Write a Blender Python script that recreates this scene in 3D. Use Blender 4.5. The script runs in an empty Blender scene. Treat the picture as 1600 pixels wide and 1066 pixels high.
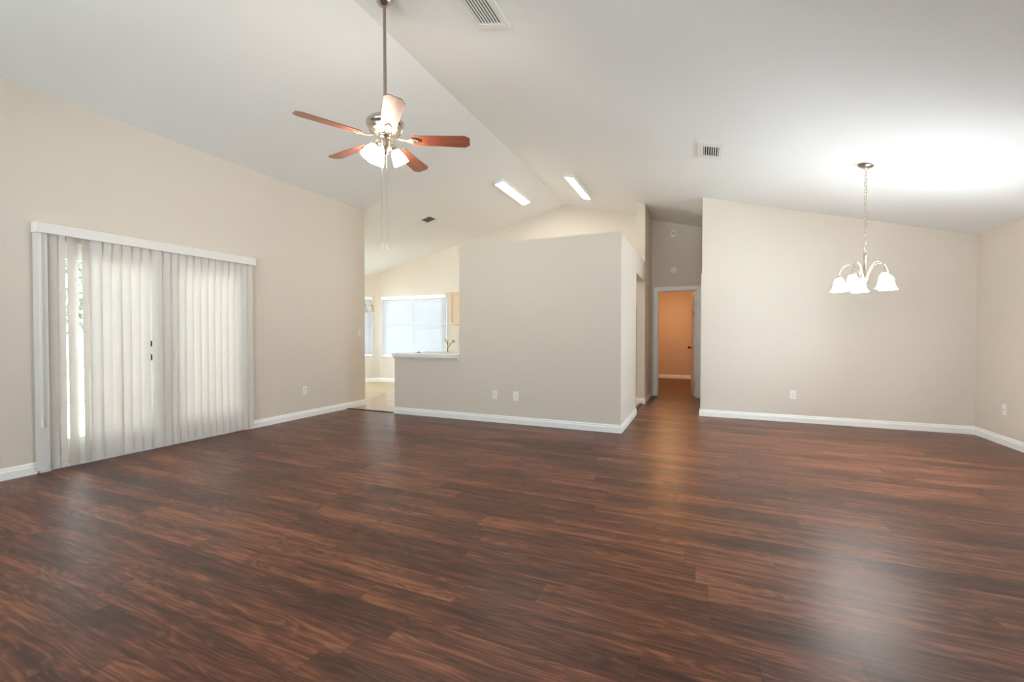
import bpy, bmesh, math, random
from mathutils import Vector, Matrix
random.seed(7)
PI = math.pi
R = math.radians
S = bpy.context.scene
COL = S.collection

# ------------------------------------------------------------------ camera, sky, sun, exposure
cam_d = bpy.data.cameras.new('camera')
cam_d.sensor_fit = 'HORIZONTAL'; cam_d.sensor_width = 36.0
cam_d.lens = 677.75 / 1600 * 36
cam_d.clip_start = 0.05; cam_d.clip_end = 200
cam = bpy.data.objects.new('camera', cam_d); COL.objects.link(cam)
cam.location = (0, 0, 1.2)
cam.rotation_euler = (R(90 - 0.816), 0, R(23.47))
S.camera = cam

SKY_UP, SKY_DOWN = 5.0, 8.0        # radiance of the hazy sky and of the sunlit ground
EAST = 1.45                         # the ground right of the house lies in full sun
world = bpy.data.worlds.new('sky'); S.world = world; world.use_nodes = True
wn = world.node_tree.nodes; wl = world.node_tree.links
bg = wn['Background']; bg.inputs['Strength'].default_value = 1.0
w_tc = wn.new('ShaderNodeTexCoord'); w_sp = wn.new('ShaderNodeSeparateXYZ'); wl.new(w_tc.outputs['Generated'], w_sp.inputs[0])
w_mr = wn.new('ShaderNodeMapRange'); w_mr.inputs['From Min'].default_value = -0.04; w_mr.inputs['From Max'].default_value = 0.03
wl.new(w_sp.outputs['Z'], w_mr.inputs['Value'])
w_mx = wn.new('ShaderNodeMix'); w_mx.data_type = 'RGBA'; wl.new(w_mr.outputs['Result'], w_mx.inputs[0])
w_mx.inputs[6].default_value = tuple(SKY_DOWN*c for c in (0.84, 0.93, 1.0)) + (1,)      # sunlit pale ground and paving
w_mx.inputs[7].default_value = tuple(SKY_UP*c for c in (0.76, 0.89, 1.0)) + (1,)        # bright hazy sky
wl.new(w_mx.outputs[2], bg.inputs['Color'])
w_e = wn.new('ShaderNodeMapRange'); w_e.inputs['From Min'].default_value = 0.0; w_e.inputs['From Max'].default_value = 0.8
w_e.inputs['To Min'].default_value = 1.0; w_e.inputs['To Max'].default_value = EAST
wl.new(w_sp.outputs['X'], w_e.inputs['Value']); wl.new(w_e.outputs['Result'], bg.inputs['Strength'])

sun_d = bpy.data.lights.new('sun', 'SUN'); sun_d.energy = 12.0; sun_d.angle = R(1.0); sun_d.color = (1.0, 0.95, 0.86)
sun = bpy.data.objects.new('sun', sun_d); COL.objects.link(sun)
sun.rotation_euler = Vector((0.12, -0.30, 1.0)).to_track_quat('Z', 'Y').to_euler()

vs = S.view_settings
vs.view_transform = 'Standard'; vs.look = 'None'; vs.gamma = 1; vs.use_curve_mapping = False
vs.exposure = 1.30
S.cycles.max_bounces = 10; S.cycles.diffuse_bounces = 8; S.cycles.transmission_bounces = 8
S.cycles.sample_clamp_indirect = 8

FL_W = 17.0      # fluorescent diffusers, emission
FAN_W = 30.0      # fan light shades
CH_W = 17.5       # dining chandelier shades

# ------------------------------------------------------------------ key dimensions (metres)
XL, XR = -5.2587, 3.0387           # left and right walls of the great room
YG, XG = 5.3603, -0.8847           # partition front face and its right side face
YR, YB, YD = 6.9969, 8.8604, 8.944 # dining wall, kitchen back wall, hall door wall
YEND = 5.80                        # where the left wall stops
YREAR = -3.2
XP, HP = -2.6122, 3.9352           # ridge
SL, SR = 0.2378, -0.2726
def zc(x):
    return HP + SL*(x - XP) if x < XP else HP + SR*(x - XP)

# ------------------------------------------------------------------ materials
def nodes_of(m): return m.node_tree.nodes, m.node_tree.links
def mat(name, col, rough=0.5, metal=0.0, emit=None, es=0.0, spec=None, bump=None, coat=0.0, trans=0.0):
    m = bpy.data.materials.new(name); m.use_nodes = True
    n, l = nodes_of(m); b = n['Principled BSDF']
    b.inputs['Base Color'].default_value = (*col, 1); b.inputs['Roughness'].default_value = rough
    b.inputs['Metallic'].default_value = metal
    b.inputs['Coat Weight'].default_value = coat
    b.inputs['Transmission Weight'].default_value = trans
    if spec is not None: b.inputs['Specular IOR Level'].default_value = spec
    if emit: b.inputs['Emission Color'].default_value = (*emit, 1); b.inputs['Emission Strength'].default_value = es
    tc = n.new('ShaderNodeTexCoord')
    if bump:
        sc, st, dist = bump
        nz = n.new('ShaderNodeTexNoise'); nz.inputs['Scale'].default_value = sc; nz.inputs['Detail'].default_value = 3
        l.new(tc.outputs['Object'], nz.inputs['Vector'])
        bp = n.new('ShaderNodeBump'); bp.inputs['Strength'].default_value = st; bp.inputs['Distance'].default_value = dist
        l.new(nz.outputs['Fac'], bp.inputs['Height']); l.new(bp.outputs['Normal'], b.inputs['Normal'])
    else:  # faint procedural variation of the gloss
        nz = n.new('ShaderNodeTexNoise'); nz.inputs['Scale'].default_value = 14; l.new(tc.outputs['Object'], nz.inputs['Vector'])
        mr = n.new('ShaderNodeMapRange'); mr.inputs['To Min'].default_value = max(0.02, rough - .03); mr.inputs['To Max'].default_value = rough + .03
        l.new(nz.outputs['Fac'], mr.inputs['Value']); l.new(mr.outputs['Result'], b.inputs['Roughness'])
    return m

WALLC = (0.70, 0.625, 0.54)
M = {}
M['wall'] = mat('wall_paint', WALLC, 0.75, spec=0.25, bump=(160, 0.12, 0.002))
M['room_wall'] = mat('bedroom_wall_paint', (0.66, 0.50, 0.36), 0.8, spec=0.2, bump=(160, 0.12, 0.002))
M['ceiling'] = mat('ceiling_texture_paint', (0.82, 0.82, 0.81), 0.9, spec=0.15, bump=(55, 0.22, 0.004))
M['trim'] = mat('white_trim_paint', (0.89, 0.88, 0.85), 0.38)
M['white'] = mat('white_plastic', (0.85, 0.83, 0.79), 0.35)
M['plate'] = mat('cover_plate', (0.88, 0.86, 0.82), 0.3)
M['slot'] = mat('dark_slot', (0.03, 0.03, 0.03), 0.6)
M['vinyl'] = mat('valance_vinyl', (0.80, 0.76, 0.73), 0.45)
M['nickel'] = mat('brushed_nickel', (0.56, 0.50, 0.44), 0.26, 1.0)
M['rod'] = mat('nickel_downrod', (0.42, 0.38, 0.33), 0.32, 1.0)
M['champ'] = mat('champagne_nickel', (0.52, 0.44, 0.34), 0.3, 1.0)
M['brass'] = mat('faucet_nickel', (0.62, 0.55, 0.42), 0.25, 1.0)
M['dark'] = mat('oil_bronze', (0.05, 0.035, 0.025), 0.35, 0.8)
M['strip'] = mat('dark_transition_strip', (0.055, 0.022, 0.012), 0.45)
M['counter'] = mat('white_laminate', (0.82, 0.79, 0.74), 0.3)
M['sink'] = mat('sink_enamel', (0.86, 0.85, 0.82), 0.2)
M['fridge'] = mat('black_appliance', (0.012, 0.012, 0.014), 0.25)
M['vent'] = mat('vent_white', (0.78, 0.77, 0.74), 0.5)
M['ventdark'] = mat('vent_void', (0.015, 0.015, 0.015), 0.9)
M['concrete'] = mat('patio_concrete', (0.62, 0.60, 0.56), 0.85, bump=(9, 0.3, 0.01))
M['render'] = mat('outdoor_stucco', (0.75, 0.72, 0.66), 0.85, bump=(40, 0.3, 0.01))
M['alu'] = mat('white_aluminium', (0.8, 0.8, 0.8), 0.4)
M['leaf'] = mat('shrub_leaf', (0.05, 0.075, 0.03), 0.6, bump=(12, 0.5, 0.02))
M['bark'] = mat('shrub_bark', (0.12, 0.08, 0.05), 0.8)

def glass_mat():
    m = bpy.data.materials.new('window_glass'); m.use_nodes = True
    n, l = nodes_of(m); n.clear()
    o = n.new('ShaderNodeOutputMaterial'); mx = n.new('ShaderNodeMixShader'); tr = n.new('ShaderNodeBsdfTransparent')
    gl = n.new('ShaderNodeBsdfGlossy'); gl.inputs['Roughness'].default_value = 0.02
    fr = n.new('ShaderNodeFresnel'); fr.inputs['IOR'].default_value = 1.35
    tr.inputs['Color'].default_value = (0.93, 0.96, 0.95, 1)
    l.new(fr.outputs[0], mx.inputs[0]); l.new(tr.outputs[0], mx.inputs[1]); l.new(gl.outputs[0], mx.inputs[2]); l.new(mx.outputs[0], o.inputs[0])
    return m
M['glass'] = glass_mat()

def translucent_mat(name, col, fac, sc=30):
    m = bpy.data.materials.new(name); m.use_nodes = True
    n, l = nodes_of(m); n.clear()
    o = n.new('ShaderNodeOutputMaterial'); mx = n.new('ShaderNodeMixShader'); mx.inputs[0].default_value = fac
    d = n.new('ShaderNodeBsdfPrincipled'); d.inputs['Roughness'].default_value = 0.5; d.inputs['Specular IOR Level'].default_value = 0.3
    t = n.new('ShaderNodeBsdfTranslucent')
    tc = n.new('ShaderNodeTexCoord'); nz = n.new('ShaderNodeTexNoise'); nz.inputs['Scale'].default_value = sc
    rp = n.new('ShaderNodeValToRGB'); rp.color_ramp.elements[0].position = .3; rp.color_ramp.elements[1].position = .7
    rp.color_ramp.elements[0].color = tuple(c*.97 for c in col) + (1,); rp.color_ramp.elements[1].color = (*col, 1)
    l.new(tc.outputs['Object'], nz.inputs['Vector']); l.new(nz.outputs['Fac'], rp.inputs[0])
    l.new(rp.outputs[0], d.inputs['Base Color']); l.new(rp.outputs[0], t.inputs['Color'])
    l.new(d.outputs[0], mx.inputs[1]); l.new(t.outputs[0], mx.inputs[2]); l.new(mx.outputs[0], o.inputs[0])
    return m
M['slat'] = translucent_mat('vertical_slat_vinyl', (0.80, 0.755, 0.715), 0.31)
M['hslat'] = translucent_mat('horizontal_slat_vinyl', (0.59, 0.59, 0.61), 0.07)

def emit_mat(name, col, st, base=(0.9, 0.88, 0.84)):
    return mat(name, base, 0.35, emit=col, es=st)
M['fluo'] = emit_mat('fluorescent_diffuser_lit', (1.0, 0.97, 0.90), FL_W)
M['fanshade'] = emit_mat('fan_shade_lit', (1.0, 0.84, 0.68), FAN_W)
M['chshade'] = emit_mat('chandelier_shade_lit', (0.96, 0.98, 1.0), CH_W)
M['nookshade'] = mat('frosted_shade_unlit', (0.75, 0.66, 0.55), 0.4)
M['bulb'] = emit_mat('bulb_lit', (1.0, 0.86, 0.68), 30)

class G:
    """small node-expression helper"""
    def __init__(s, m): s.n, s.l = nodes_of(m)
    def _in(s, sock, v):
        if isinstance(v, (int, float)): sock.default_value = v
        else: s.l.new(v, sock)
    def m(s, op, a, b=0.0, c=None):
        x = s.n.new('ShaderNodeMath'); x.operation = op; s._in(x.inputs[0], a); s._in(x.inputs[1], b)
        if c is not None: s._in(x.inputs[2], c)
        return x.outputs[0]
    def xyz(s, a, b, c):
        x = s.n.new('ShaderNodeCombineXYZ'); [s._in(x.inputs[i], v) for i, v in enumerate((a, b, c))]; return x.outputs[0]
    def noise(s, v, sc=1, det=2, rough=.5, dist=0):
        x = s.n.new('ShaderNodeTexNoise'); s.l.new(v, x.inputs['Vector'])
        x.inputs['Scale'].default_value = sc; x.inputs['Detail'].default_value = det; x.inputs['Roughness'].default_value = rough
        x.inputs['Distortion'].default_value = dist
        return x.outputs['Fac']
    def white(s, v):
        x = s.n.new('ShaderNodeTexWhiteNoise'); x.noise_dimensions = '3D'; s.l.new(v, x.inputs['Vector']); return x.outputs['Value']
    def ramp(s, v, pts):
        x = s.n.new('ShaderNodeValToRGB'); e = x.color_ramp.elements
        while len(e) < len(pts): e.new(.5)
        for i, (p, c) in enumerate(pts): e[i].position = p; e[i].color = (*c, 1)
        s.l.new(v, x.inputs[0]); return x.outputs[0]
    def mix(s, f, a, b, mode='MIX'):
        x = s.n.new('ShaderNodeMix'); x.data_type = 'RGBA'; x.blend_type = mode; s._in(x.inputs[0], f)
        s.l.new(a, x.inputs[6]); s.l.new(b, x.inputs[7]); return x.outputs[2]

def wood_floor():
    m = bpy.data.materials.new('dark_laminate_planks'); m.use_nodes = True
    g = G(m); b = g.n['Principled BSDF']
    tc = g.n.new('ShaderNodeTexCoord'); sp = g.n.new('ShaderNodeSeparateXYZ'); g.l.new(tc.outputs['Object'], sp.inputs[0])
    x, y = sp.outputs[0], sp.outputs[1]
    W, L = 0.152, 1.22
    v = g.m('DIVIDE', g.m('ADD', y, 0.013), W); row = g.m('FLOOR', v); fv = g.m('FRACT', v)
    off = g.m('MULTIPLY', g.white(g.xyz(row, 3.1, 7.7)), L)
    u = g.m('DIVIDE', g.m('ADD', x, off), L); pi_ = g.m('FLOOR', u); fu = g.m('FRACT', u)
    rid = g.white(g.xyz(row, pi_, 1.5)); rid2 = g.white(g.xyz(pi_, row, 9.5))
    ox = g.m('MULTIPLY', rid, 37.0); oy = g.m('MULTIPLY', rid2, 53.0)
    big = g.noise(g.xyz(g.m('ADD', g.m('MULTIPLY', x, 1.05), ox), g.m('ADD', g.m('MULTIPLY', y, 9.0), oy), rid), 1, 2.5, .5, .12)
    rings = g.m('ABSOLUTE', g.m('SUBTRACT', g.m('FRACT', g.m('MULTIPLY', big, 15.0)), 0.5))       # contour lines = cathedral grain
    rings = g.m('MULTIPLY', rings, 2.0)
    med = g.noise(g.xyz(g.m('ADD', g.m('MULTIPLY', x, 1.6), oy), g.m('ADD', g.m('MULTIPLY', y, 26.0), ox), rid2), 1, 5, .62, .2)
    fine = g.noise(g.xyz(g.m('MULTIPLY', x, 9.0), g.m('MULTIPLY', y, 230.0), rid), 1, 3, .6)
    blot = g.noise(g.xyz(g.m('ADD', g.m('MULTIPLY', x, 1.1), ox), g.m('ADD', g.m('MULTIPLY', y, 5.0), oy), 4.0), 1, 2, .5)
    t = g.m('MULTIPLY', rid, 0.10)
    t = g.m('ADD', t, g.m('MULTIPLY', med, 0.66)); t = g.m('ADD', t, g.m('MULTIPLY', blot, 0.40))
    t = g.m('ADD', t, g.m('MULTIPLY', rings, 0.12)); t = g.m('ADD', t, g.m('MULTIPLY', fine, 0.16))
    t = g.m('SUBTRACT', t, 0.20)
    col = g.ramp(t, [(0.30, (0.026, 0.0085, 0.005)), (0.44, (0.074, 0.0235, 0.012)), (0.56, (0.145, 0.048, 0.024)), (0.70, (0.30, 0.110, 0.056))])
    # seams
    sv = g.m('MINIMUM', fv, g.m('SUBTRACT', 1.0, fv)); su = g.m('MINIMUM', fu, g.m('SUBTRACT', 1.0, fu))
    seam = g.m('MINIMUM', g.m('DIVIDE', sv, 0.010), g.m('DIVIDE', su, 0.0016)); seam = g.m('MINIMUM', seam, 1.0)
    dk = g.ramp(seam, [(0.0, (0.45, 0.42, 0.40)), (1.0, (1, 1, 1))])
    col = g.mix(1.0, col, dk, 'MULTIPLY')
    g.l.new(col, b.inputs['Base Color'])
    rg = g.m('ADD', 0.30, g.m('MULTIPLY', med, 0.14)); g.l.new(rg, b.inputs['Roughness'])
    b.inputs['Specular IOR Level'].default_value = 0.34
    bp = g.n.new('ShaderNodeBump'); bp.inputs['Strength'].default_value = 0.25; bp.inputs['Distance'].default_value = 0.0012
    g.l.new(g.m('ADD', g.m('ADD', g.m('MULTIPLY', med, .6), g.m('MULTIPLY', fine, .4)), g.m('MULTIPLY', seam, .5)), bp.inputs['Height'])
    g.l.new(bp.outputs[0], b.inputs['Normal'])
    return m
M['floor'] = wood_floor()

def tile_mat():
    m = bpy.data.materials.new('tan_floor_tile'); m.use_nodes = True
    g = G(m); b = g.n['Principled BSDF']
    tc = g.n.new('ShaderNodeTexCoord')
    mp = g.n.new('ShaderNodeMapping'); mp.inputs['Rotation'].default_value = (0, 0, R(0)); g.l.new(tc.outputs['Object'], mp.inputs['Vector'])
    bt = g.n.new('ShaderNodeTexBrick'); g.l.new(mp.outputs[0], bt.inputs['Vector']); bt.offset = 0
    bt.inputs['Scale'].default_value = 1; bt.inputs['Brick Width'].default_value = 0.42; bt.inputs['Row Height'].default_value = 0.42
    bt.inputs['Mortar Size'].default_value = 0.005
    bt.inputs['Color1'].default_value = (0.56, 0.40, 0.225, 1); bt.inputs['Color2'].default_value = (0.60, 0.44, 0.26, 1); bt.inputs['Mortar'].default_value = (0.44, 0.33, 0.21, 1)
    nz = g.noise(tc.outputs['Object'], 5, 4, .6)
    c = g.ramp(nz, [(0.3, (0.86, 0.84, 0.80)), (0.7, (1, 1, 1))])
    g.l.new(g.mix(1.0, bt.outputs['Color'], c, 'MULTIPLY'), b.inputs['Base Color']); b.inputs['Roughness'].default_value = 0.35
    return m
M['tile'] = tile_mat()

def wood_mat(name, c1, c2, rough=0.3, axis=0, coat=0.0):
    m = bpy.data.materials.new(name); m.use_nodes = True
    g = G(m); b = g.n['Principled BSDF']; tc = g.n.new('ShaderNodeTexCoord')
    mp = g.n.new('ShaderNodeMapping'); s = [38, 38, 38]; s[axis] = 2.5; mp.inputs['Scale'].default_value = s
    g.l.new(tc.outputs['Object'], mp.inputs['Vector'])
    nz = g.noise(mp.outputs[0], 1, 4, .6, .3)
    g.l.new(g.ramp(nz, [(0.3, c1), (0.7, c2)]), b.inputs['Base Color'])
    b.inputs['Roughness'].default_value = rough; b.inputs['Coat Weight'].default_value = coat; b.inputs['Coat Roughness'].default_value = .2
    return m
M['maple'] = wood_mat('maple_cabinet', (0.60, 0.42, 0.27), (0.70, 0.52, 0.36), 0.4, 2)
M['blade'] = wood_mat('fan_blade_mahogany', (0.20, 0.055, 0.028), (0.36, 0.11, 0.055), 0.33, 0, 0.3)
M['bladeedge'] = M['blade']

# ------------------------------------------------------------------ mesh helpers
def obj(name, bm, m, parent=None, smooth=None, loc=None):
    bmesh.ops.recalc_face_normals(bm, faces=bm.faces)
    me = bpy.data.meshes.new(name); bm.to_mesh(me); bm.free()
    me.materials.append(M[m] if isinstance(m, str) else m)
    if smooth is not None:
        me.polygons.foreach_set('use_smooth', [True]*len(me.polygons))
        me.set_sharp_from_angle(angle=R(smooth))
    o = bpy.data.objects.new(name, me); COL.objects.link(o)
    if parent: o.parent = parent
    if loc: o.location = loc
    return o
def struct(name, bm, m, parent=None, **k):
    o = obj(name, bm, m, parent, **k)
    if not parent: o['kind'] = 'structure'
    return o
def thing(name, label, cat, loc=(0, 0, 0), rz=0, group=None):
    o = bpy.data.objects.new(name, None); COL.objects.link(o); o.empty_display_size = .05
    o.location = loc; o.rotation_euler = (0, 0, rz); o['label'] = label; o['category'] = cat
    if group: o['group'] = group
    return o
def tag(o, label, cat, group=None):
    o['label'] = label; o['category'] = cat
    if group: o['group'] = group
    return o
def box(bm, x0, x1, y0, y1, z0, z1, bev=0, mtx=None):
    v = [bm.verts.new(p) for p in ((x0,y0,z0),(x1,y0,z0),(x1,y1,z0),(x0,y1,z0),(x0,y0,z1),(x1,y0,z1),(x1,y1,z1),(x0,y1,z1))]
    fs = [bm.faces.new([v[i] for i in q]) for q in ((0,3,2,1),(4,5,6,7),(0,1,5,4),(1,2,6,5),(2,3,7,6),(3,0,4,7))]
    if mtx: bmesh.ops.transform(bm, matrix=mtx, verts=v)
    if bev:
        es = list({e for f in fs for e in f.edges})
        bmesh.ops.bevel(bm, geom=es, offset=bev, segments=2, profile=.6, affect='EDGES')
    return v
def bx(*a, **k):
    bm = bmesh.new(); box(bm, *a, **k); return bm
def prism(bm, pts, fn0, fn1):
    """closed polygon extruded between two placements (fn maps a 2-D point to 3-D)"""
    a = [bm.verts.new(fn0(p)) for p in pts]; b = [bm.verts.new(fn1(p)) for p in pts]; n = len(pts)
    bm.faces.new(a[::-1]); bm.faces.new(b)
    for i in range(n): bm.faces.new((a[i], a[(i+1) % n], b[(i+1) % n], b[i]))
    return a + b
def lathe(bm, prof, seg=32, mtx=None, close=False):
    rings = []
    for r, z in prof:
        if r < 1e-6: rings.append([bm.verts.new((0, 0, z))])
        else: rings.append([bm.verts.new((r*math.cos(2*PI*i/seg), r*math.sin(2*PI*i/seg), z)) for i in range(seg)])
    for a, b in zip(rings, rings[1:]):
        for i in range(seg):
            j = (i+1) % seg
            if len(a) == 1 and len(b) == 1: continue
            if len(a) == 1: bm.faces.new((a[0], b[i], b[j]))
            elif len(b) == 1: bm.faces.new((a[i], a[j], b[0]))
            else: bm.faces.new((a[i], a[j], b[j], b[i]))
    if mtx: bmesh.ops.transform(bm, matrix=mtx, verts=[v for r in rings for v in r])
def tube(bm, pts, r, seg=10, cap=True, closed=False):
    pts = [Vector(p) for p in pts]; n = len(pts); rr = r if isinstance(r, (list, tuple)) else [r]*n
    rings = []; prev = None
    for i, p in enumerate(pts):
        if closed: t = pts[(i+1) % n] - pts[i-1]
        else: t = pts[min(i+1, n-1)] - pts[max(i-1, 0)]
        t.normalize()
        if prev is None:
            up = Vector((0, 0, 1)) if abs(t.z) < .9 else Vector((1, 0, 0)); a = t.cross(up).normalized()
        else: a = (prev - t*prev.dot(t)).normalized()
        prev = a; b = t.cross(a)
        rings.append([bm.verts.new(p + (a*math.cos(2*PI*k/seg) + b*math.sin(2*PI*k/seg))*rr[i]) for k in range(seg)])
    pr = list(zip(rings, rings[1:])) + ([(rings[-1], rings[0])] if closed else [])
    for a, b in pr:
        for k in range(seg): bm.faces.new((a[k], a[(k+1) % seg], b[(k+1) % seg], b[k]))
    if cap and not closed: bm.faces.new(rings[0][::-1]); bm.faces.new(rings[-1])
def grid_wall(axis, c0, c1, u0, u1, top, holes=(), z0=0.0, breaks=()):
    """wall slab; axis 'x': the wall runs along x (u) between y=c0..c1; 'y': runs along y. top(u) gives its height."""
    bm = bmesh.new()
    us = sorted({u0, u1, *[h[0] for h in holes], *[h[1] for h in holes], *[b for b in breaks if u0 < b < u1]})
    for a, b in zip(us, us[1:]):
        segs = [(z0, None)]
        mid = (a+b)/2
        zz = z0
        out = []
        for h in sorted([h for h in holes if h[0] <= mid <= h[1]], key=lambda h: h[2]):
            if h[2] > zz + 1e-6: out.append((zz, h[2]))
            zz = h[3]
        out.append((zz, None))
        for s, e in out:
            ta, tb = (top(a), top(b)) if e is None else (e, e)
            if axis == 'x': P = lambda u, c, z: (u, c, z)
            else: P = lambda u, c, z: (c, u, z)
            v = [bm.verts.new(P(*q)) for q in ((a,c0,s),(b,c0,s),(b,c1,s),(a,c1,s),(a,c0,ta),(b,c0,tb),(b,c1,tb),(a,c1,ta))]
            for q in ((0,3,2,1),(4,5,6,7),(0,1,5,4),(1,2,6,5),(2,3,7,6),(3,0,4,7)): bm.faces.new([v[i] for i in q])
    return bm
def sweep_base(pts, h=0.10, t=0.015, flip=1):
    """baseboard profile along a floor polyline; t grows to the left of travel (flip=-1: right)"""
    prof = [(0, 0), (t, 0), (t, h*.62), (t*.80, h*.70), (t*.55, h*.76), (t*.55, h*.86), (t*.30, h*.94), (t*.2, h), (0, h)]
    bm = bmesh.new(); P = [Vector((p[0], p[1])) for p in pts]; n = len(P); rings = []
    for i in range(n):
        d0 = (P[i]-P[i-1]).normalized() if i > 0 else None; d1 = (P[i+1]-P[i]).normalized() if i < n-1 else None
        n0 = Vector((-d0.y, d0.x))*flip if d0 else None; n1 = Vector((-d1.y, d1.x))*flip if d1 else None
        if n0 is None: m = n1
        elif n1 is None: m = n0
        else: m = (n0+n1)/(1+n0.dot(n1))
        rings.append([bm.verts.new((P[i].x+m.x*a, P[i].y+m.y*a, b)) for a, b in prof])
    for a, b in zip(rings, rings[1:]):
        for k in range(len(prof)): bm.faces.new((a[k], a[(k+1) % len(prof)], b[(k+1) % len(prof)], b[k]))
    bm.faces.new(rings[0][::-1]); bm.faces.new(rings[-1]); return bm

# ------------------------------------------------------------------ floor
bm = bmesh.new()
box(bm, XL-.12, XR+.12, YREAR, 5.40, -.05, 0); box(bm, -0.93, XR+.12, 5.40, YR+.02, -.05, 0)
box(bm, -0.93, 2.4, YR+.02, 13.0, -.05, 0); box(bm, -2.6, -0.93, YD+.06, 13.0, -.05, 0)
struct('floor', bm, 'floor')
bm = bmesh.new(); box(bm, -8.9, XL-.12, 5.80, 8.95, -.05, 0); box(bm, XL-.12, -0.93, 5.40, 8.95, -.05, 0)
struct('floor_kitchen', bm, 'tile')
struct('trim_1', bx(XL+.016, -4.30, 5.365, 5.415, -.01, 0.010, bev=.003), 'strip')
struct('trim_2', bx(-0.965, -0.915, 6.735, 7.80, -.01, 0.010, bev=.003), 'strip')

# ------------------------------------------------------------------ ceiling (two slopes)
bm = bmesh.new()
def slab(x0, x1, y0, y1):
    v = [bm.verts.new(p) for p in ((x0,y0,zc(x0)),(x1,y0,zc(x1)),(x1,y1,zc(x1)),(x0,y1,zc(x0)),
                                   (x0,y0,zc(x0)+.14),(x1,y0,zc(x1)+.14),(x1,y1,zc(x1)+.14),(x0,y1,zc(x0)+.14))]
    for q in ((0,3,2,1),(4,5,6,7),(0,1,5,4),(1,2,6,5),(2,3,7,6),(3,0,4,7)): bm.faces.new([v[i] for i in q])
slab(XL-.40, XP, YREAR-.3, 5.80); slab(-8.9, XP, 5.80, 9.15); slab(XP, XR+.45, YREAR-.3, 9.15)
struct('ceiling', bm, 'ceiling')
struct('ceiling_bedroom', bx(-2.6, 2.4, YD+.11, 13.1, 2.44, 2.5), 'ceiling')

# ------------------------------------------------------------------ walls
EPS = .02
DY0, DY1, DZ = 1.86, 3.68, 2.06        # french door opening in the left wall
struct('wall_left', grid_wall('y', XL-.13, XL, YREAR, YEND, lambda u: zc(XL)+EPS-.005, [(DY0, DY1, 0, DZ)]), 'wall')
struct('wall_right', grid_wall('y', XR, XR+.13, YREAR, YR+.13, lambda u: zc(XR)+.02, [(4.30, 5.60, 0.50, 2.12)]), 'wall')
struct('wall_dining', grid_wall('x', YR, YR+.12, 0.020, XR, lambda u: zc(u)+EPS), 'wall')
struct('wall_dining_return', bx(0.020, 0.14, YR+.12, YD, 0, zc(.14)+.02), 'wall')
struct('wall_rear', grid_wall('x', YREAR-.13, YREAR, XL-.13, XR+.13, lambda u: zc(u)+EPS, [(-4.3, -2.3, 0.5, 2.15), (-1.3, 1.0, 0.25, 2.2)], breaks=(XP,)), 'wall')
HG = 2.4555
bm = bmesh.new(); box(bm, -4.283, -3.144, YG, YG+.125, 0, 0.872); box(bm, -3.144, XG, YG, YG+.125, 0, HG)
struct('wall_partition', bm, 'wall')
YJ, YP = 6.72, 7.817
struct('wall_partition_side', grid_wall('y', XG-.135, XG, YG+.125, YP, lambda u: HG, [(YJ, YP, 0, 2.13)]), 'wall')
struct('wall_hall_left', bx(XG-.139, XG, YP, YD, 0, zc(XG-.139)+.01), 'wall')
struct('wall_kitchen', grid_wall('x', YB, YB+.12, -7.55, XG-.139, lambda u: zc(u)+EPS, [(-7.40, -5.545, 0.64, 2.15)], breaks=(XP,)), 'wall')
DX0, DX1, DH = -0.777, -0.049, 2.065
struct('wall_hall', grid_wall('x', YD, YD+.115, XG-.139, 0.14, lambda u: zc(u)+EPS, [(DX0, DX1, 0, DH)]), 'wall')
# angled breakfast-nook wall, built along a local x axis then turned
def nook_place(o): o.location = (-7.55, YB, 0); o.rotation_euler = (0, 0, R(225))
NW0, NW1 = 0.17, 1.30
bm = grid_wall('x', -.12, 0, -.0, 1.60, lambda u: zc(-7.55-u*.7071)+.03, [(NW0, NW1, 0.64, 2.15)])
w = struct('wall_nook_angled', bm, 'wall'); nook_place(w)
struct('wall_nook_left', grid_wall('y', -8.80, -8.68, 5.80, 7.80, lambda u: zc(-8.70)+.02, [(5.98, 7.60, .12, 2.16)]), 'wall')
struct('wall_nook_front', grid_wall('x', YEND-.13, YEND, -8.80, XL-.13, lambda u: zc(u)+EPS, [(-8.2, -6.7, .40, 2.16)]), 'wall')
def pl_nf(o): o.location = (0, YEND, 0)     # room on +y
# bedroom beyond the hall door
bm = bmesh.new(); box(bm, -2.6, 2.4, 12.72, 12.84, 0, 2.46); struct('wall_bedroom', bm, 'room_wall')
struct('wall_bedroom_left', bx(-2.6, -2.5, YD+.115, 12.72, 0, 2.46), 'room_wall')
struct('wall_bedroom_right', bx(2.3, 2.4, YD+.115, 12.72, 0, 2.46), 'room_wall')
bm = bmesh.new(); box(bm, -2.6, XG-.139, YD+.04, YD+.115, 0, 2.46); box(bm, 0.14, 2.4, YD+.04, YD+.115, 0, 2.46)
struct('wall_bedroom_front', bm, 'room_wall')
# little 2.1 m high lining on the end of the dining wall
struct('trim_3', bx(0.004, 0.020, YR+.005, YR+.115, 0, 2.11, bev=.003), 'wall')

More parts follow.
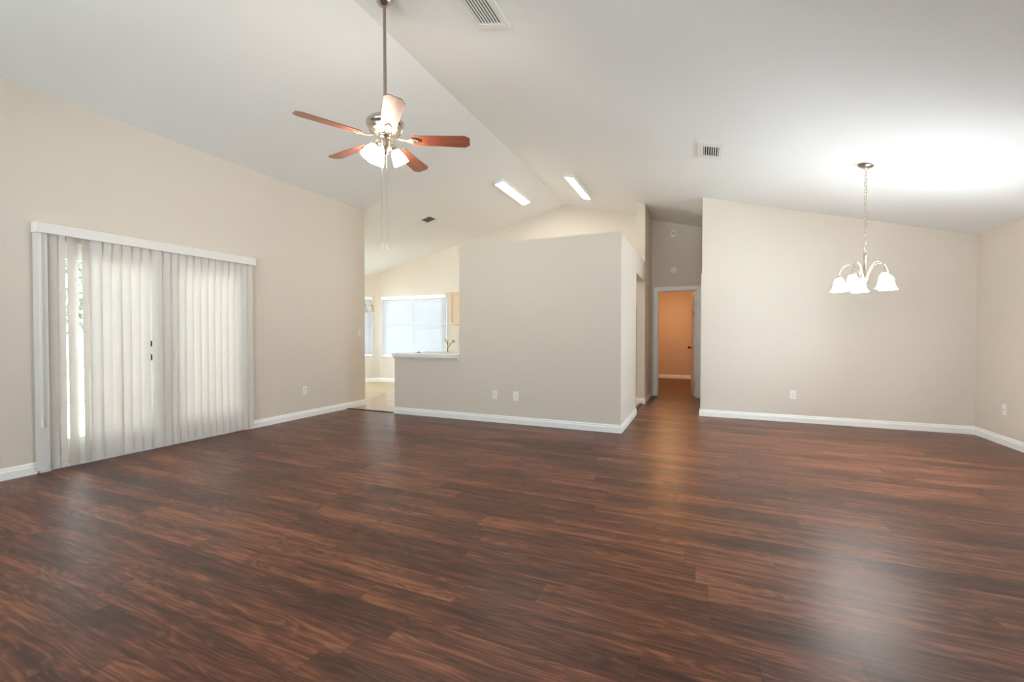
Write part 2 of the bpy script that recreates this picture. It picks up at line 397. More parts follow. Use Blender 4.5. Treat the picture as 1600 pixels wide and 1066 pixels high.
# ------------------------------------------------------------------ baseboards
struct('baseboard_left', sweep_base([(XL, YREAR), (XL, DY0-.07)], flip=-1), 'trim')
bb = sweep_base([(XL, DY1+.035), (XL, YEND), (XL-.13, YEND)], flip=-1); struct('baseboard_left_far', bb, 'trim')
struct('baseboard_partition', sweep_base([(-4.283, YG+.125), (-4.283, YG), (XG, YG), (XG, YJ)], flip=-1), 'trim')
struct('baseboard_hall_left', sweep_base([(XG-.139, YP), (XG, YP), (XG, YD)], flip=-1), 'trim')
struct('baseboard_dining', sweep_base([(0.004, YR+.10), (0.004, YR), (XR, YR)], flip=-1), 'trim')
struct('baseboard_right', sweep_base([(XR, YR-.0), (XR, YREAR)], flip=-1), 'trim')
struct('baseboard_nook', sweep_base([(-8.68, 7.73), (-7.55, YB), (-4.6, YB)], flip=-1), 'trim')
struct('baseboard_bedroom', sweep_base([(-2.5, 12.72), (2.3, 12.72)], flip=-1), 'trim')
struct('baseboard_rear', sweep_base([(XR, YREAR), (XL, YREAR)], flip=-1), 'trim')

# ------------------------------------------------------------------ windows
def window(name, u0, u1, z0, z1, place, depth=.12, cols=2, rail=True):
    """in a local frame: the wall's room face is y=0, the outside is -y; u runs along x"""
    root = bpy.data.objects.new(name, None); COL.objects.link(root); root['kind'] = 'structure'; place(root)
    g = .002
    u0 += g; u1 -= g; z0 += g; z1 -= g
    f = bmesh.new(); t = .035
    yb, yf = -depth+.02, -depth+.07
    box(f, u0, u1, yb, yf, z0, z0+t); box(f, u0, u1, yb, yf, z1-t, z1)
    box(f, u0, u0+t, yb, yf, z0+t, z1-t); box(f, u1-t, u1, yb, yf, z0+t, z1-t)
    fr = obj('window_frame', f, 'alu', root)
    w_ = (u1-u0-2*t)/cols
    for c in range(cols):
        a = u0+t+c*w_; b = a+w_
        for (za, zb, dy) in ([(z0+t, (z0+z1)/2+.02, .0), ((z0+z1)/2-.02, z1-t, -.022)] if rail else [(z0+t, z1-t, 0)]):
            s = bmesh.new(); q = .03
            ya, yc = yb+.016+dy*.5, yb+.036+dy*.5
            box(s, a, b, ya, yc, za, za+q); box(s, a, b, ya, yc, zb-q, zb); box(s, a, a+q, ya, yc, za+q, zb-q); box(s, b-q, b, ya, yc, za+q, zb-q)
            so = obj('sash', s, 'alu', root)
            p = bmesh.new(); box(p, a+q, b-q, ya+.008, ya+.012, za+q, zb-q); obj('pane', p, 'glass', so)
    s = bmesh.new(); box(s, u0-.0, u1+.0, -depth+.071, .018, z0, z0+.018, bev=.003); obj('sill', s, 'trim', root)
    return root
def pl_back(o): o.location = (0, YB, 0); o.rotation_euler = (0, 0, PI)      # room is on -y: turn by 180
window('window_1', 5.545, 7.40, 0.64, 2.15, pl_back)
def pl_nook(o): o.location = (-7.55, YB, 0); o.rotation_euler = (0, 0, R(225))
# nook wall: room side is local +y
window('window_2', NW0, NW1, 0.64, 2.15, pl_nook, cols=1)
def pl_right(o): o.location = (XR, 0, 0); o.rotation_euler = (0, 0, R(90))   # local x -> world y, local y -> -x (room)
window('window_3', 4.30, 5.60, 0.50, 2.12, pl_right, .13)
def pl_nl(o): o.location = (-8.68, 0, 0); o.rotation_euler = (0, 0, R(-90))    # room on +x
window('added_window_6', -7.60, -5.98, .12, 2.16, pl_nl)  # hidden window, added to bring more daylight into nook and kitchen
window('added_window_7', -8.2, -6.7, .40, 2.16, pl_nf, .13)  # second added opening, out of view, brightens the kitchen's back wall
def pl_rear(o): o.location = (0, YREAR, 0)
window('added_window_4', -4.3, -2.3, 0.5, 2.15, pl_rear, .13)  # added behind the camera, out of view, for general daylight
window('added_window_5', -1.3, 1.0, 0.25, 2.2, pl_rear, .13)  # wider unseen rear window, also added to fill the room with daylight

# ------------------------------------------------------------------ french doors in the left wall
f = bmesh.new()
x0, x1 = XL-.128, XL+.0
box(f, x0, x1, DY0, DY0+.03, 0, DZ); box(f, x0, x1, DY1-.03, DY1, 0, DZ); box(f, x0, x1, DY0+.03, DY1-.03, DZ-.03, DZ)
struct('trim_4', f, 'trim')
struct('trim_5', bx(XL-.135, XL+.0, DY0+.031, DY1-.031, .001, .02, bev=.004), 'alu')
f = bmesh.new()
box(f, XL, XL+.016, DY0-.055, DY0+.012, 0, DZ+.055); box(f, XL, XL+.016, DY1-.012, DY1+.03, 0, DZ+.055); box(f, XL, XL+.016, DY0+.012, DY1-.012, DZ-.012, DZ+.055)
struct('trim_6', f, 'trim')
def french_leaf(name, ya, yb, ga, gb):
    root = bpy.data.objects.new(name, None); COL.objects.link(root); root['kind'] = 'structure'; root.location = (XL-.10, ya, .022)
    H = DZ-.03-.022-.004; z0, z1 = .225, 1.87
    a, b = ga-ya, gb-ya; W = yb-ya
    p = bmesh.new(); t0, t1 = 0, .044
    box(p, t0, t1, 0, a, 0, H); box(p, t0, t1, b, W, 0, H); box(p, t0, t1, a, b, 0, z0); box(p, t0, t1, a, b, z1, H)
    obj('door_panel', p, 'trim', root)
    q = bmesh.new(); box(q, .020, .025, a, b, z0, z1); obj('pane', q, 'glass', root)
    q = bmesh.new()
    n = 5
    for i in range(1, n):
        zz = z0+(z1-z0)*i/n; box(q, .026, .038, a, b, zz-.009, zz+.009)
    for j in range(1, 3):
        yy = a+(b-a)*j/3; box(q, .027, .037, yy-.009, yy+.009, z0, z1)
    obj('muntins', q, 'trim', root)
    return root
d1 = french_leaf('door_1', DY0+.033, 2.768, 1.985, 2.625)
d2 = french_leaf('door_2', 2.772, DY1-.033, 2.885, 3.54)
q = bmesh.new(); lathe(q, [(0, 0), (.030, 0), (.030, .008), (.022, .014), (.012, .016), (.012, .036), (.020, .040), (.0, .044)], 24, Matrix.Translation((.044, 2.672-(DY0+.033), 1.085)) @ Matrix.Rotation(R(90), 4, 'Y'))
obj('deadbolt', q, 'dark', d1, smooth=40)
q = bmesh.new(); lathe(q, [(0, 0), (.032, 0), (.032, .008), (.014, .014), (.012, .03), (.026, .038), (.031, .052), (.026, .066), (0, .070)], 24, Matrix.Translation((.044, 2.672-(DY0+.033), .94)) @ Matrix.Rotation(R(90), 4, 'Y'))
obj('door_knob', q, 'dark', d1, smooth=40)

# ------------------------------------------------------------------ vertical blind on the french doors
vb = thing('vertical_blind', 'long white vertical blind with boxy valance over the glass doors on the left wall', 'blind', (XL, 2.75, 0))
q = bmesh.new(); b0, b1 = 1.775-2.75, 3.755-2.75
box(q, .085, .10, b0, b1, 2.075, 2.165, bev=.003); box(q, .002, .085, b0, b0+.014, 2.075, 2.165, bev=.003); box(q, .002, .085, b1-.014, b1, 2.075, 2.165, bev=.003)
box(q, .002, .085, b0+.014, b1-.014, 2.150, 2.162)
obj('valance', q, 'vinyl', vb)
q = bmesh.new(); box(q, .030, .070, b0+.03, b1-.03, 2.105, 2.135, bev=.004); obj('headrail', q, 'white', vb)
def slat(yc, a_top, a_bot, sway=0.0, xoff=0.0):
    bm = bmesh.new(); n = 6; k = 10; w = .0445; z0, z1 = .028, 2.098
    rows = []
    for i in range(k+1):
        t = i/k; z = z1+(z0-z1)*t; a = -R(a_top+(a_bot-a_top)*t); r = []
        for side in (0, 1):
            for j in range(n+1):
                u = -1+2*j/n; uu = u if side == 0 else -u
                lx = uu*w; ly = .005*(1-uu*uu) + (0.0009 if side else 0)
                
                # slat lies along world y when a = 0
                dy = lx*math.cos(a) - ly*math.sin(a); dx = lx*math.sin(a) + ly*math.cos(a)
                r.append(bm.verts.new((.052+xoff+dx, yc-2.75+dy+sway*t, z)))
        rows.append(r)
    m_ = len(rows[0])
    for a, b in zip(rows, rows[1:]):
        for j in range(m_): bm.faces.new((a[j], a[(j+1) % m_], b[(j+1) % m_], b[j]))
    bm.faces.new(rows[0]); bm.faces.new(rows[-1][::-1])
    obj('slat', bm, 'slat', vb, smooth=60)
# (centre, angle at top, angle at bottom, sway)
left = [(1.812, -34, -34, 0), (1.872, -15, -15, 0), (1.928, -15, -15, -.002), (2.022, 15, 22, 0), (2.116, 28, 38, 0), (2.186, -14, -12, .002), (2.258, -16, -14, 0),
        (2.338, -10, 4, .010), (2.415, -15, -14, .0), (2.492, -15, -15, 0), (2.572, -15, -13, .002)]
for s_ in left: slat(*s_)
y = 2.684; i = 0
while y < 3.70:
    slat(y, -15+random.uniform(-2, 2), -15+random.uniform(-2.5, 2.5), random.uniform(-.003, .003)); y += .0775; i += 1
q = bmesh.new()
for o_ in (0, .012): tube(q, [(.078, b0+.02+o_, 2.10), (.079, b0+.018+o_, 1.2), (.078, b0+.02+o_, .45)], .0018, 6)
lathe(q, [(0, 0), (.010, .004), (.012, .03), (.006, .05), (0, .052)], 12, Matrix.Translation((.078, b0+.026, .40)))
obj('pull_cord', q, 'white', vb, smooth=50)

# ------------------------------------------------------------------ horizontal blinds
def hblind(label, place, W, z0, z1, tilt):
    t = thing('window_blind', label, 'blind', group=None); place(t)
    q = bmesh.new(); box(q, -W/2-.01, W/2+.01, .012, .072, z1-.055, z1+.02, bev=.004); obj('headrail', q, 'trim', t)
    n = int((z1-.06-z0-.03)/.046)
    for i in range(n):
        z = z1-.08-i*.046
        bm = bmesh.new(); m = Matrix.Translation((0, .035, z)) @ Matrix.Rotation(R(tilt), 4, 'X')
        box(bm, -W/2, W/2, -.025, .025, -.0014, .0014, mtx=m); obj('slat', bm, 'hslat', t)
    q = bmesh.new(); box(q, -W/2, W/2, .012, .058, z0, z0+.018, bev=.003); obj('bottom_rail', q, 'trim', t)
    for u in (-W/2+.12, 0, W/2-.12) if W > 1.3 else (-W/2+.12, W/2-.12):
        q = bmesh.new()
        for yy in (.0085, .0615): tube(q, [(u, yy, z1-.05), (u, yy, z0+.01)], .0012, 6)
        obj('ladder_cord', q, 'trim', t)
    return t
def b_back(o): o.location = (-6.4725, YB-.018, 0); o.rotation_euler = (0, 0, PI)
hblind('wide white horizontal blind over the kitchen window above the breakfast nook tiles', b_back, 1.90, .66, 2.14, -67)
def b_nook(o):
    u = (NW0+NW1)/2; o.location = (-7.55-u*.7071, YB-u*.7071, 0); o.rotation_euler = (0, 0, R(225))
    o.location.x += .7071*.018; o.location.y -= .7071*.018
hblind('narrow slice of white horizontal blind left of the wide kitchen window blind', b_nook, 1.10, .66, 2.14, -67)

# ------------------------------------------------------------------ hall door
f = bmesh.new(); c = .065; yf = YD-.016
for (a, b, z0, z1) in ((DX0-c, DX0+.004, 0, DH+c), (DX1-.004, DX1+c, 0, DH+c), (DX0+.004, DX1-.004, DH-.004, DH+c)):
    box(f, a, b, yf, YD, z0, z1, bev=.004)
struct('trim_7', f, 'trim')
f = bmesh.new(); j = .018
box(f, DX0, DX0+j, YD, YD+.115, 0, DH); box(f, DX1-j, DX1, YD, YD+.115, 0, DH); box(f, DX0+j, DX1-j, YD, YD+.115, DH-j, DH)
struct('trim_8', f, 'trim')
dr = bpy.data.objects.new('door_3', None); COL.objects.link(dr); dr['kind'] = 'structure'
dr.location = (DX1-j-.002, YD+.118, .008); dr.rotation_euler = (0, 0, R(-88.0+180+4))   # local +x along the leaf
DW, DHH, DT = .69, 2.03, .035
bm = bmesh.new()
cols = [(.10, .30), (.39, .59)]; rows_ = [(.22, .80), (.94, 1.56), (1.66, 1.88)]
box(bm, 0, DW, 0.0, DT, 0, DHH)
obj('door_panel', bm, 'trim', dr)
bm = bmesh.new()
for a, b in cols:
    for c0, c1 in rows_:
        for yy, s in ((DT, 1), (0, -1)):
            box(bm, a+.02, b-.02, min(yy, yy+s*.005), max(yy, yy+s*.005), c0+.02, c1-.02, bev=.002)
            for (p0, p1, r0, r1) in ((a, b, c0, c0+.01), (a, b, c1-.01, c1), (a, a+.01, c0+.01, c1-.01), (b-.01, b, c0+.01, c1-.01)):
                box(bm, p0, p1, min(yy, yy+s*.004), max(yy, yy+s*.004), r0, r1)
obj('raised_panels', bm, 'trim', dr)
for s in (0, 1):
    bm = bmesh.new()
    mt = Matrix.Translation((DW-.06, DT if s else 0, .93)) @ Matrix.Rotation(R(-90 if s else 90), 4, 'X')
    lathe(bm, [(0, 0), (.032, 0), (.032, .006), (.013, .012), (.012, .032), (.024, .040), (.030, .053), (.024, .066), (0, .070)], 24, mt)
    obj('door_knob', bm, 'dark', dr, smooth=40)
for z in (.25, 1.03, 1.80):
    bm = bmesh.new(); tube(bm, [(-.006, DT+.004, z-.045), (-.006, DT+.004, z+.045)], .006, 10); box(bm, -.02, .0, DT*.2, DT, z-.045, z+.045)
    obj('hinge', bm, 'nickel', dr, smooth=40)

# ------------------------------------------------------------------ small wall fittings
def plate(kind, label, loc, rz, w=.070, h=.115, name=None):
    """local: wall face is y=0, room is -y"""
    cat = {'duplex': 'outlet', 'blank': 'wall plate', 'switch': 'switch'}[kind]
    t = thing(name or {'duplex': 'power_outlet', 'blank': 'cable_plate', 'switch': 'light_switch'}[kind], label, cat, loc, rz)
    q = bmesh.new(); box(q, -w/2, w/2, -.006, -.0005, -h/2, h/2, bev=.002); obj('cover_plate', q, 'plate', t)
    if kind == 'duplex':
        for z in (-.020, .020):
            q = bmesh.new(); m = Matrix.Translation((0, -.006, z)) @ Matrix.Rotation(R(90), 4, 'X')
            lathe(q, [(0, .003), (.014, .003), (.016, .002), (.016, 0)], 20, m); s = obj('socket', q, 'white', t, smooth=40)
            q = bmesh.new()
            for x in (-.006, .006): box(q, x-.0011, x+.0011, -.0100, -.0089, z+.000, z+.009)
            lathe(q, [(0, .0040), (.0026, .0040), (.0026, .003)], 10, Matrix.Translation((0, -.006, z-.007)) @ Matrix.Rotation(R(90), 4, 'X'))
            obj('slots', q, 'slot', s)
    elif kind == 'switch':
        q = bmesh.new(); box(q, -.010, .010, -.009, -.0055, -.022, .022, bev=.001); obj('toggle_surround', q, 'white', t)
        q = bmesh.new(); box(q, -.0045, .0045, -.020, -.008, .000, .012, bev=.0015); obj('toggle', q, 'white', t)
    else:
        q = bmesh.new(); lathe(q, [(0, .010), (.004, .010), (.005, .009), (.005, 0)], 14, Matrix.Translation((0, -.006, 0)) @ Matrix.Rotation(R(90), 4, 'X'))
        obj('jack', q, 'nickel', t, smooth=40)
    for z in ((0,) if kind == 'duplex' else (-.040, .040)):
        q = bmesh.new(); lathe(q, [(0, .0016), (.003, .0012), (.0034, 0)], 10, Matrix.Translation((0, -.0062, z)) @ Matrix.Rotation(R(90), 4, 'X'))
        obj('screw', q, 'white', t, smooth=40)
    return t
plate('duplex', 'white duplex outlet low on the left wall between the vertical blind and the kitchen opening', (XL, 4.562, .396), R(90))
plate('switch', 'white light switch at hand height near the far end of the left wall', (XL, 5.66, 1.236), R(90))
plate('duplex', 'white duplex outlet low on the taupe partition, the left of the two plates there', (-2.586, YG, .377), 0)
plate('blank', 'white cable jack plate low on the taupe partition, right of the outlet beside it', (-2.271, YG, .377), 0, w=.078, h=.122)
plate('duplex', 'white outlet low on the side face of the partition beside the hall', (XG, 5.72, .40), R(90))
plate('duplex', 'white duplex outlet low on the wall below and left of the dining chandelier', (1.172, YR, .376), 0)
plate('blank', 'white plate low on the far right side wall near the room corner', (XR, 6.445, .385), R(-90))

t = thing('smoke_detector', 'round white smoke detector on the wall above the hall door', 'smoke detector', (-.475, YD, 2.446), 0)
mt = Matrix.Rotation(R(90), 4, 'X')
q = bmesh.new(); lathe(q, [(0, 0), (.060, 0), (.060, .010), (.056, .014)], 32, mt); obj('mounting_base', q, 'white', t, smooth=40)
q = bmesh.new(); lathe(q, [(.056, .0142), (.054, .026), (.044, .036), (.030, .038), (.028, .034), (.018, .034), (.016, .038), (0, .039)], 32, mt); obj('cover', q, 'white', t, smooth=40)
t = thing('door_chime', 'small rectangular cream chime box high on the wall above the smoke detector', 'door chime', (-.487, YD, 3.15), 0)
q = bmesh.new(); box(q, -.045, .045, -.045, -.001, -.072, .072, bev=.005); obj('cover', q, 'white', t)
q = bmesh.new()
for k in range(5): box(q, -.030, .030, -.0462, -.0448, -.03+k*.014, -.026+k*.014)
obj('grille', q, 'slot', t)

# ------------------------------------------------------------------ ceiling fixtures (local frame tilted to the slope)
def on_ceiling(o, x, y, below=0.0):
    s = SL if x < XP else SR
    o.location = (x, y, zc(x)-below); o.rotation_euler = (0, -math.atan(s), 0)
def wrap_light(x, y, L, label):
    t = thing('ceiling_light', label, 'ceiling light', group=None); on_ceiling(t, x, y)
    q = bmesh.new(); box(q, -.080, .080, -L/2, L/2, -.020, -.0005)
    for s in (-1, 1): box(q, min(s*.080, s*.074), max(s*.080, s*.074), -L/2, L/2, -.060, -.0205)
    obj('housing', q, 'vent', t)
    for s in (-1, 1):
        q = bmesh.new(); box(q, -.0735, .0735, min(s*L/2, s*(L/2-.02)), max(s*L/2, s*(L/2-.02)), -.066, -.0205, bev=.003); obj('end_cap', q, 'vent', t)
    q = bmesh.new(); n = 10
    pts = [(-.073, -.050)] + [(-.073*math.cos(PI*i/n), -.056-.010*math.sin(PI*i/n)) for i in range(n+1)] + [(.073, -.050)]
    prism(q, pts, lambda p: (p[0], -L/2+.021, p[1]), lambda p: (p[0], L/2-.021, p[1]))
    obj('diffuser', q, 'fluo', t, smooth=40)
wrap_light(-3.135, 7.26, 1.29, 'lit fluorescent strip light on the left slope of the kitchen ceiling')
wrap_light(-1.905, 7.255, 1.22, 'lit fluorescent strip light on the right slope of the kitchen ceiling')

def register(x, y, w, l, slats, label, ow, ol, axis='y', ox=0, oy=0, th=.012, blade=.35, tilt=28):
    """ceiling register: w along x, l along y; slats run along axis inside an opening ow x ol"""
    t = thing('air_vent', label, 'vent'); on_ceiling(t, x, y)
    q = bmesh.new(); z0, z1 = -th, -.001
    xa, xb, ya, yb = ox-ow/2, ox+ow/2, oy-ol/2, oy+ol/2
    box(q, -w/2, xa, -l/2, l/2, z0, z1); box(q, xb, w/2, -l/2, l/2, z0, z1); box(q, xa, xb, -l/2, ya, z0, z1); box(q, xa, xb, yb, l/2, z0, z1)
    obj('frame', q, 'vent', t)
    q = bmesh.new(); box(q, xa, xb, ya, yb, -.003, -.0015); obj('backing', q, 'ventdark', t)
    for k in range(slats):
        q = bmesh.new()
        if axis == 'y':
            p = xa+(k+.5)*ow/slats; m = Matrix.Translation((p, oy, -th*.62)) @ Matrix.Rotation(R(tilt), 4, 'Y'); box(q, -ow/slats*blade, ow/slats*blade, -ol/2, ol/2, -.0012, .0012, mtx=m)
        else:
            p = ya+(k+.5)*ol/slats; m = Matrix.Translation((ox, p, -th*.55)) @ Matrix.Rotation(R(28), 4, 'X'); box(q, -ow/2, ow/2, -ol/slats*blade, ol/slats*blade, -.0012, .0012, mtx=m)
        obj('louver', q, 'vent', t)
    return t
register(.085, 5.20, .26, .42, 7, 'small ceiling register with dark slots on the right slope, left of the chandelier', .16, .26, 'y', ox=.012, blade=.26)
register(-4.85, 7.02, .34, .36, 5, 'small ceiling register on the left slope beyond the fan', .20, .22, 'x', ox=.06, blade=.20)
register(-1.500, 2.63, .30, .96, 8, 'large white louvred grille cut by the top edge of the picture, beside the fan', .215, .86, 'y', th=.022, blade=.31, tilt=4)

# ------------------------------------------------------------------ ceiling fan
FX, FY = -2.259, 2.726
FZ = zc(FX)
fan = thing('ceiling_fan', 'nickel ceiling fan with mahogany blades and lit glass shades hanging on a long downrod', 'ceiling fan', (FX, FY, FZ))
q = bmesh.new(); tl = Matrix.Rotation(-math.atan(SR), 4, 'Y')
lathe(q, [(0, .001), (.068, .001), (.070, -.012), (.066, -.035), (.052, -.070), (.030, -.088), (.018, -.092), (0, -.092)], 36, tl)
obj('canopy', q, 'nickel', fan, smooth=35)
q = bmesh.new(); ztop = -.07; zb = 2.955-FZ
tube(q, [(-.004, 0, ztop), (0, 0, zb)], .0125, 16); obj('downrod', q, 'rod', fan, smooth=40)
D = lambda z: z-.028-FZ
q = bmesh.new()
lathe(q, [(.0125, D(3.02)), (.030, D(3.01)), (.034, D(2.955)), (.040, D(2.925)), (.085, D(2.916)), (.120, D(2.902)), (.140, D(2.882)), (.145, D(2.866)), (.140, D(2.850)),
          (.128, D(2.840)), (.130, D(2.830)), (.118, D(2.805)), (.090, D(2.790)), (.060, D(2.783)), (.0, D(2.783))], 48)
obj('motor_housing', q, 'nickel', fan, smooth=35)
q = bmesh.new()
lathe(q, [(.0, D(2.785)), (.052, D(2.784)), (.056, D(2.772)), (.050, D(2.758)), (.040, D(2.750)), (.040, D(2.700)), (.046, D(2.690)), (.046, D(2.680)), (.032, D(2.668)), (.018, D(2.655)), (.020, D(2.640)), (.012, D(2.630)), (0, D(2.626))], 36)
obj('switch_housing', q, 'nickel', fan, smooth=35)
BZ = 2.720
for k in range(5):
    a = R(-117-72*k)
    rot = Matrix.Translation((0, 0, BZ-FZ)) @ Matrix.Rotation(a, 4, 'Z')
    pitch = Matrix.Rotation(R(-12), 4, 'X')
    q = bmesh.new(); pts = [(.205, -.048), (.225, -.056), (.615, -.070), (.655, -.042), (.655, .042), (.615, .070), (.225, .056), (.205, .048)]
    v = prism(q, pts, lambda p: (p[0], p[1], -.003), lambda p: (p[0], p[1], .003))
    b = obj('blade', q, 'blade', fan); b.matrix_local = rot @ pitch
    q = bmesh.new()   # cast blade iron: an arm from the motor that widens into a leaf under the blade
    pts = [(.085, -.012), (.150, -.010), (.178, -.018), (.200, -.034), (.235, -.030), (.262, -.014), (.282, 0), (.262, .014), (.235, .030), (.200, .034), (.178, .018), (.150, .010), (.085, .012)]
    def pz(p): return .022*max(0, (.17-p[0])/.085)
    prism(q, pts, lambda p: (p[0], p[1], -.010+pz(p)), lambda p: (p[0], p[1], -.0035+pz(p)))
    for (sx, sy) in ((.215, -.018), (.215, .018), (.25, 0)):
        lathe(q, [(0, -.004), (.005, -.003), (.006, 0)], 10, Matrix.Translation((sx, sy, -.010)))
    br = obj('blade_iron', q, 'champ', fan); br.matrix_local = rot @ Matrix.Rotation(R(-6), 4, 'X')
# three visible tulip shades (angles measured from image-right towards the viewer)
vr = Vector((math.cos(R(23.47)), math.sin(R(23.47)), 0)); vt = Vector((math.sin(R(23.47)), -math.cos(R(23.47)), 0))
fe = (vr - .295*vt).normalized(); ft = (vt + .295*vr).normalized()     # across and along the line of sight to the fan
for ang in (168, 236, 338):
    d = fe*math.cos(R(ang)) + ft*math.sin(R(ang))
    p0 = d*.032 + Vector((0, 0, D(2.712))); p1 = d*.056 + Vector((0, 0, D(2.722)))
    ax = (d*.50 + Vector((0, 0, -.86))).normalized()
    p2 = d*.068 + Vector((0, 0, D(2.704)))
    q = bmesh.new(); tube(q, [p0, p1, p2], .008, 10)
    rotm = (-ax).to_track_quat('Z', 'Y').to_matrix().to_4x4()
    mt = Matrix.Translation(p2) @ rotm
    lathe(q, [(0, .006), (.018, .004), (.022, -.010), (.026, -.022), (.020, -.022)], 20, mt)
    arm = obj('lamp_arm', q, 'nickel', fan, smooth=40)
    q = bmesh.new()
    lathe(q, [(.022, -.018), (.034, -.030), (.046, -.060), (.054, -.092), (.060, -.122), (.063, -.130), (.060, -.130), (.051, -.092), (.043, -.060), (.031, -.031), (.020, -.021)], 28, mt)
    obj('glass_shade', q, 'fanshade', fan, smooth=50)
    q = bmesh.new(); lathe(q, [(0, -.024), (.012, -.028), (.020, -.055), (.024, -.075), (.018, -.095), (0, -.102)], 16, mt); obj('bulb', q, 'bulb', arm, smooth=60)
for dx, zb_ in ((-.020, 1.885), (.020, 1.885)):
    q = bmesh.new(); c0 = vr*dx + vt*.03
    tube(q, [(c0.x*.9, c0.y*.9, D(2.70)), (c0.x, c0.y, D(2.66)), (c0.x, c0.y, D(zb_+.05))], .0013, 6)
    ch = obj('pull_chain', q, 'champ', fan, smooth=60)
    q = bmesh.new(); lathe(q, [(0, .056), (.003, .052), (.005, .03), (.006, .008), (.004, .0), (0, 0)], 12, Matrix.Translation((c0.x, c0.y, D(zb_)))); obj('pull_fob', q, 'white', ch, smooth=50)

# ------------------------------------------------------------------ chandeliers
def torus_link(bm, c, rot, a=.013, b=.010, r=.0026):
    n = 14; pts = []
    for i in range(n):
        t = 2*PI*i/n; x = b*math.cos(t); z = a*math.sin(t) + (.006 if math.sin(t) > 0 else -.006)
        pts.append(c + Vector((x*math.cos(rot), x*math.sin(rot), z)))
    tube(bm, pts, r, 6, closed=True)
def chandelier(label, x, y, z_shade, th0, shade_mat, lit, metal='champ', R0=.200, n=5, tilt=True):
    zt = zc(x); t = thing('chandelier', label, 'chandelier', (x, y, zt)); D = lambda z: z-zt
    s = SL if x < XP else SR
    q = bmesh.new(); lathe(q, [(0, .001), (.062, .001), (.064, -.006), (.055, -.016), (.030, -.026), (.012, -.030), (.008, -.040), (0, -.042)], 32, Matrix.Rotation(-math.atan(s), 4, 'Y'))
    obj('canopy', q, metal, t, smooth=40)
    to = Vector((-x, -y, 0)).normalized(); cv = to; ce = Vector((-to.y, to.x, 0))    # towards the viewer, and across
    zb = z_shade; ztop = zb+.350; zbot = zb+.095
    q = bmesh.new(); z = -.050; k = 0
    while z > D(ztop+.035):
        torus_link(q, Vector((.0015*math.sin(k*1.3), 0, z)), (k % 2)*PI/2 + .4); z -= .033; k += 1
    obj('chain', q, metal, t, smooth=60)
    q = bmesh.new()
    pts = [Vector((.013*math.cos(2*PI*i/16), 0, D(ztop+.018)+.013*math.sin(2*PI*i/16))) for i in range(16)]; tube(q, pts, .0025, 8, closed=True)
    lathe(q, [(0, D(ztop+.008)), (.008, D(ztop+.004)), (.016, D(ztop-.012)), (.016, D(ztop-.024)), (.011, D(ztop-.034)), (.010, D(zb+.24)), (.014, D(zb+.18)), (.020, D(zb+.14)), (.026, D(zbot+.02)), (.024, D(zbot)), (.012, D(zbot-.012)), (.014, D(zbot-.022)), (0, D(zbot-.032))], 28)
    obj('column', q, metal, t, smooth=40)
    for k in range(n):
        a = R(th0+360/n*k); d = ce*math.cos(a) + cv*math.sin(a)
        q = bmesh.new(); ctrl = [(.016, .110), (.034, .160), (.062, .215), (.100, .252), (.140, .258), (.176, .232), (R0-.004, .185), (R0, .150)]
        P = [d*r_ + Vector((0, 0, D(zb+h))) for r_, h in ctrl]
        fine = []
        for i in range(len(P)-1):
            p0, p1, p2, p3 = P[max(i-1, 0)], P[i], P[i+1], P[min(i+2, len(P)-1)]
            for j in range(5):
                u = j/5; fine.append(.5*((2*p1)+(p2-p0)*u+(2*p0-5*p1+4*p2-p3)*u*u+(3*p1-p0-3*p2+p3)*u**3))
        fine.append(P[-1]); tube(q, fine, .0046, 10)
        c = d*R0; mt = Matrix.Translation((c.x, c.y, D(zb)))
        lathe(q, [(0, .158), (.010, .156), (.024, .148), (.028, .140), (.022, .132), (.020, .124), (0, .122)], 24, mt)
        arm = obj('arm', q, metal, t, smooth=45)
        q = bmesh.new()
        lathe(q, [(.018, .130), (.030, .123), (.040, .106), (.044, .082), (.047, .058), (.053, .032), (.064, .010), (.073, .000), (.071, -.001), (.062, .010), (.050, .032), (.044, .058), (.041, .082), (.037, .104), (.028, .120), (.018, .126)], 32, mt)
        obj('glass_shade', q, shade_mat, t, smooth=60)
        q = bmesh.new(); lathe(q, [(0, .122), (.012, .118), (.018, .096), (.028, .070), (.029, .055), (.020, .036), (0, .030)], 16, mt)
        obj('bulb', q, 'bulb' if lit else 'white', arm, smooth=60)
    return t
chandelier('five light nickel chandelier with glowing white bell shades hanging in the dining corner at right', 1.448, 5.191, 1.630, 44, 'chshade', True)
chandelier('edge of an unlit bell shade chandelier before the nook blind, beyond the left wall', -6.70, 7.30, 1.700, 0, 'nookshade', False, 'rod')

# ------------------------------------------------------------------ kitchen: bar counter, sink, faucet, cabinets, fridge
ct = thing('bar_counter', 'white laminate bar counter on the half wall beside the taupe partition', 'countertop', (-3.70, YG, .872))
q = bmesh.new()
pts = [(-4.285, 5.275), (-3.15, 5.275), (-3.15, 6.02), (-4.285, 6.02)]
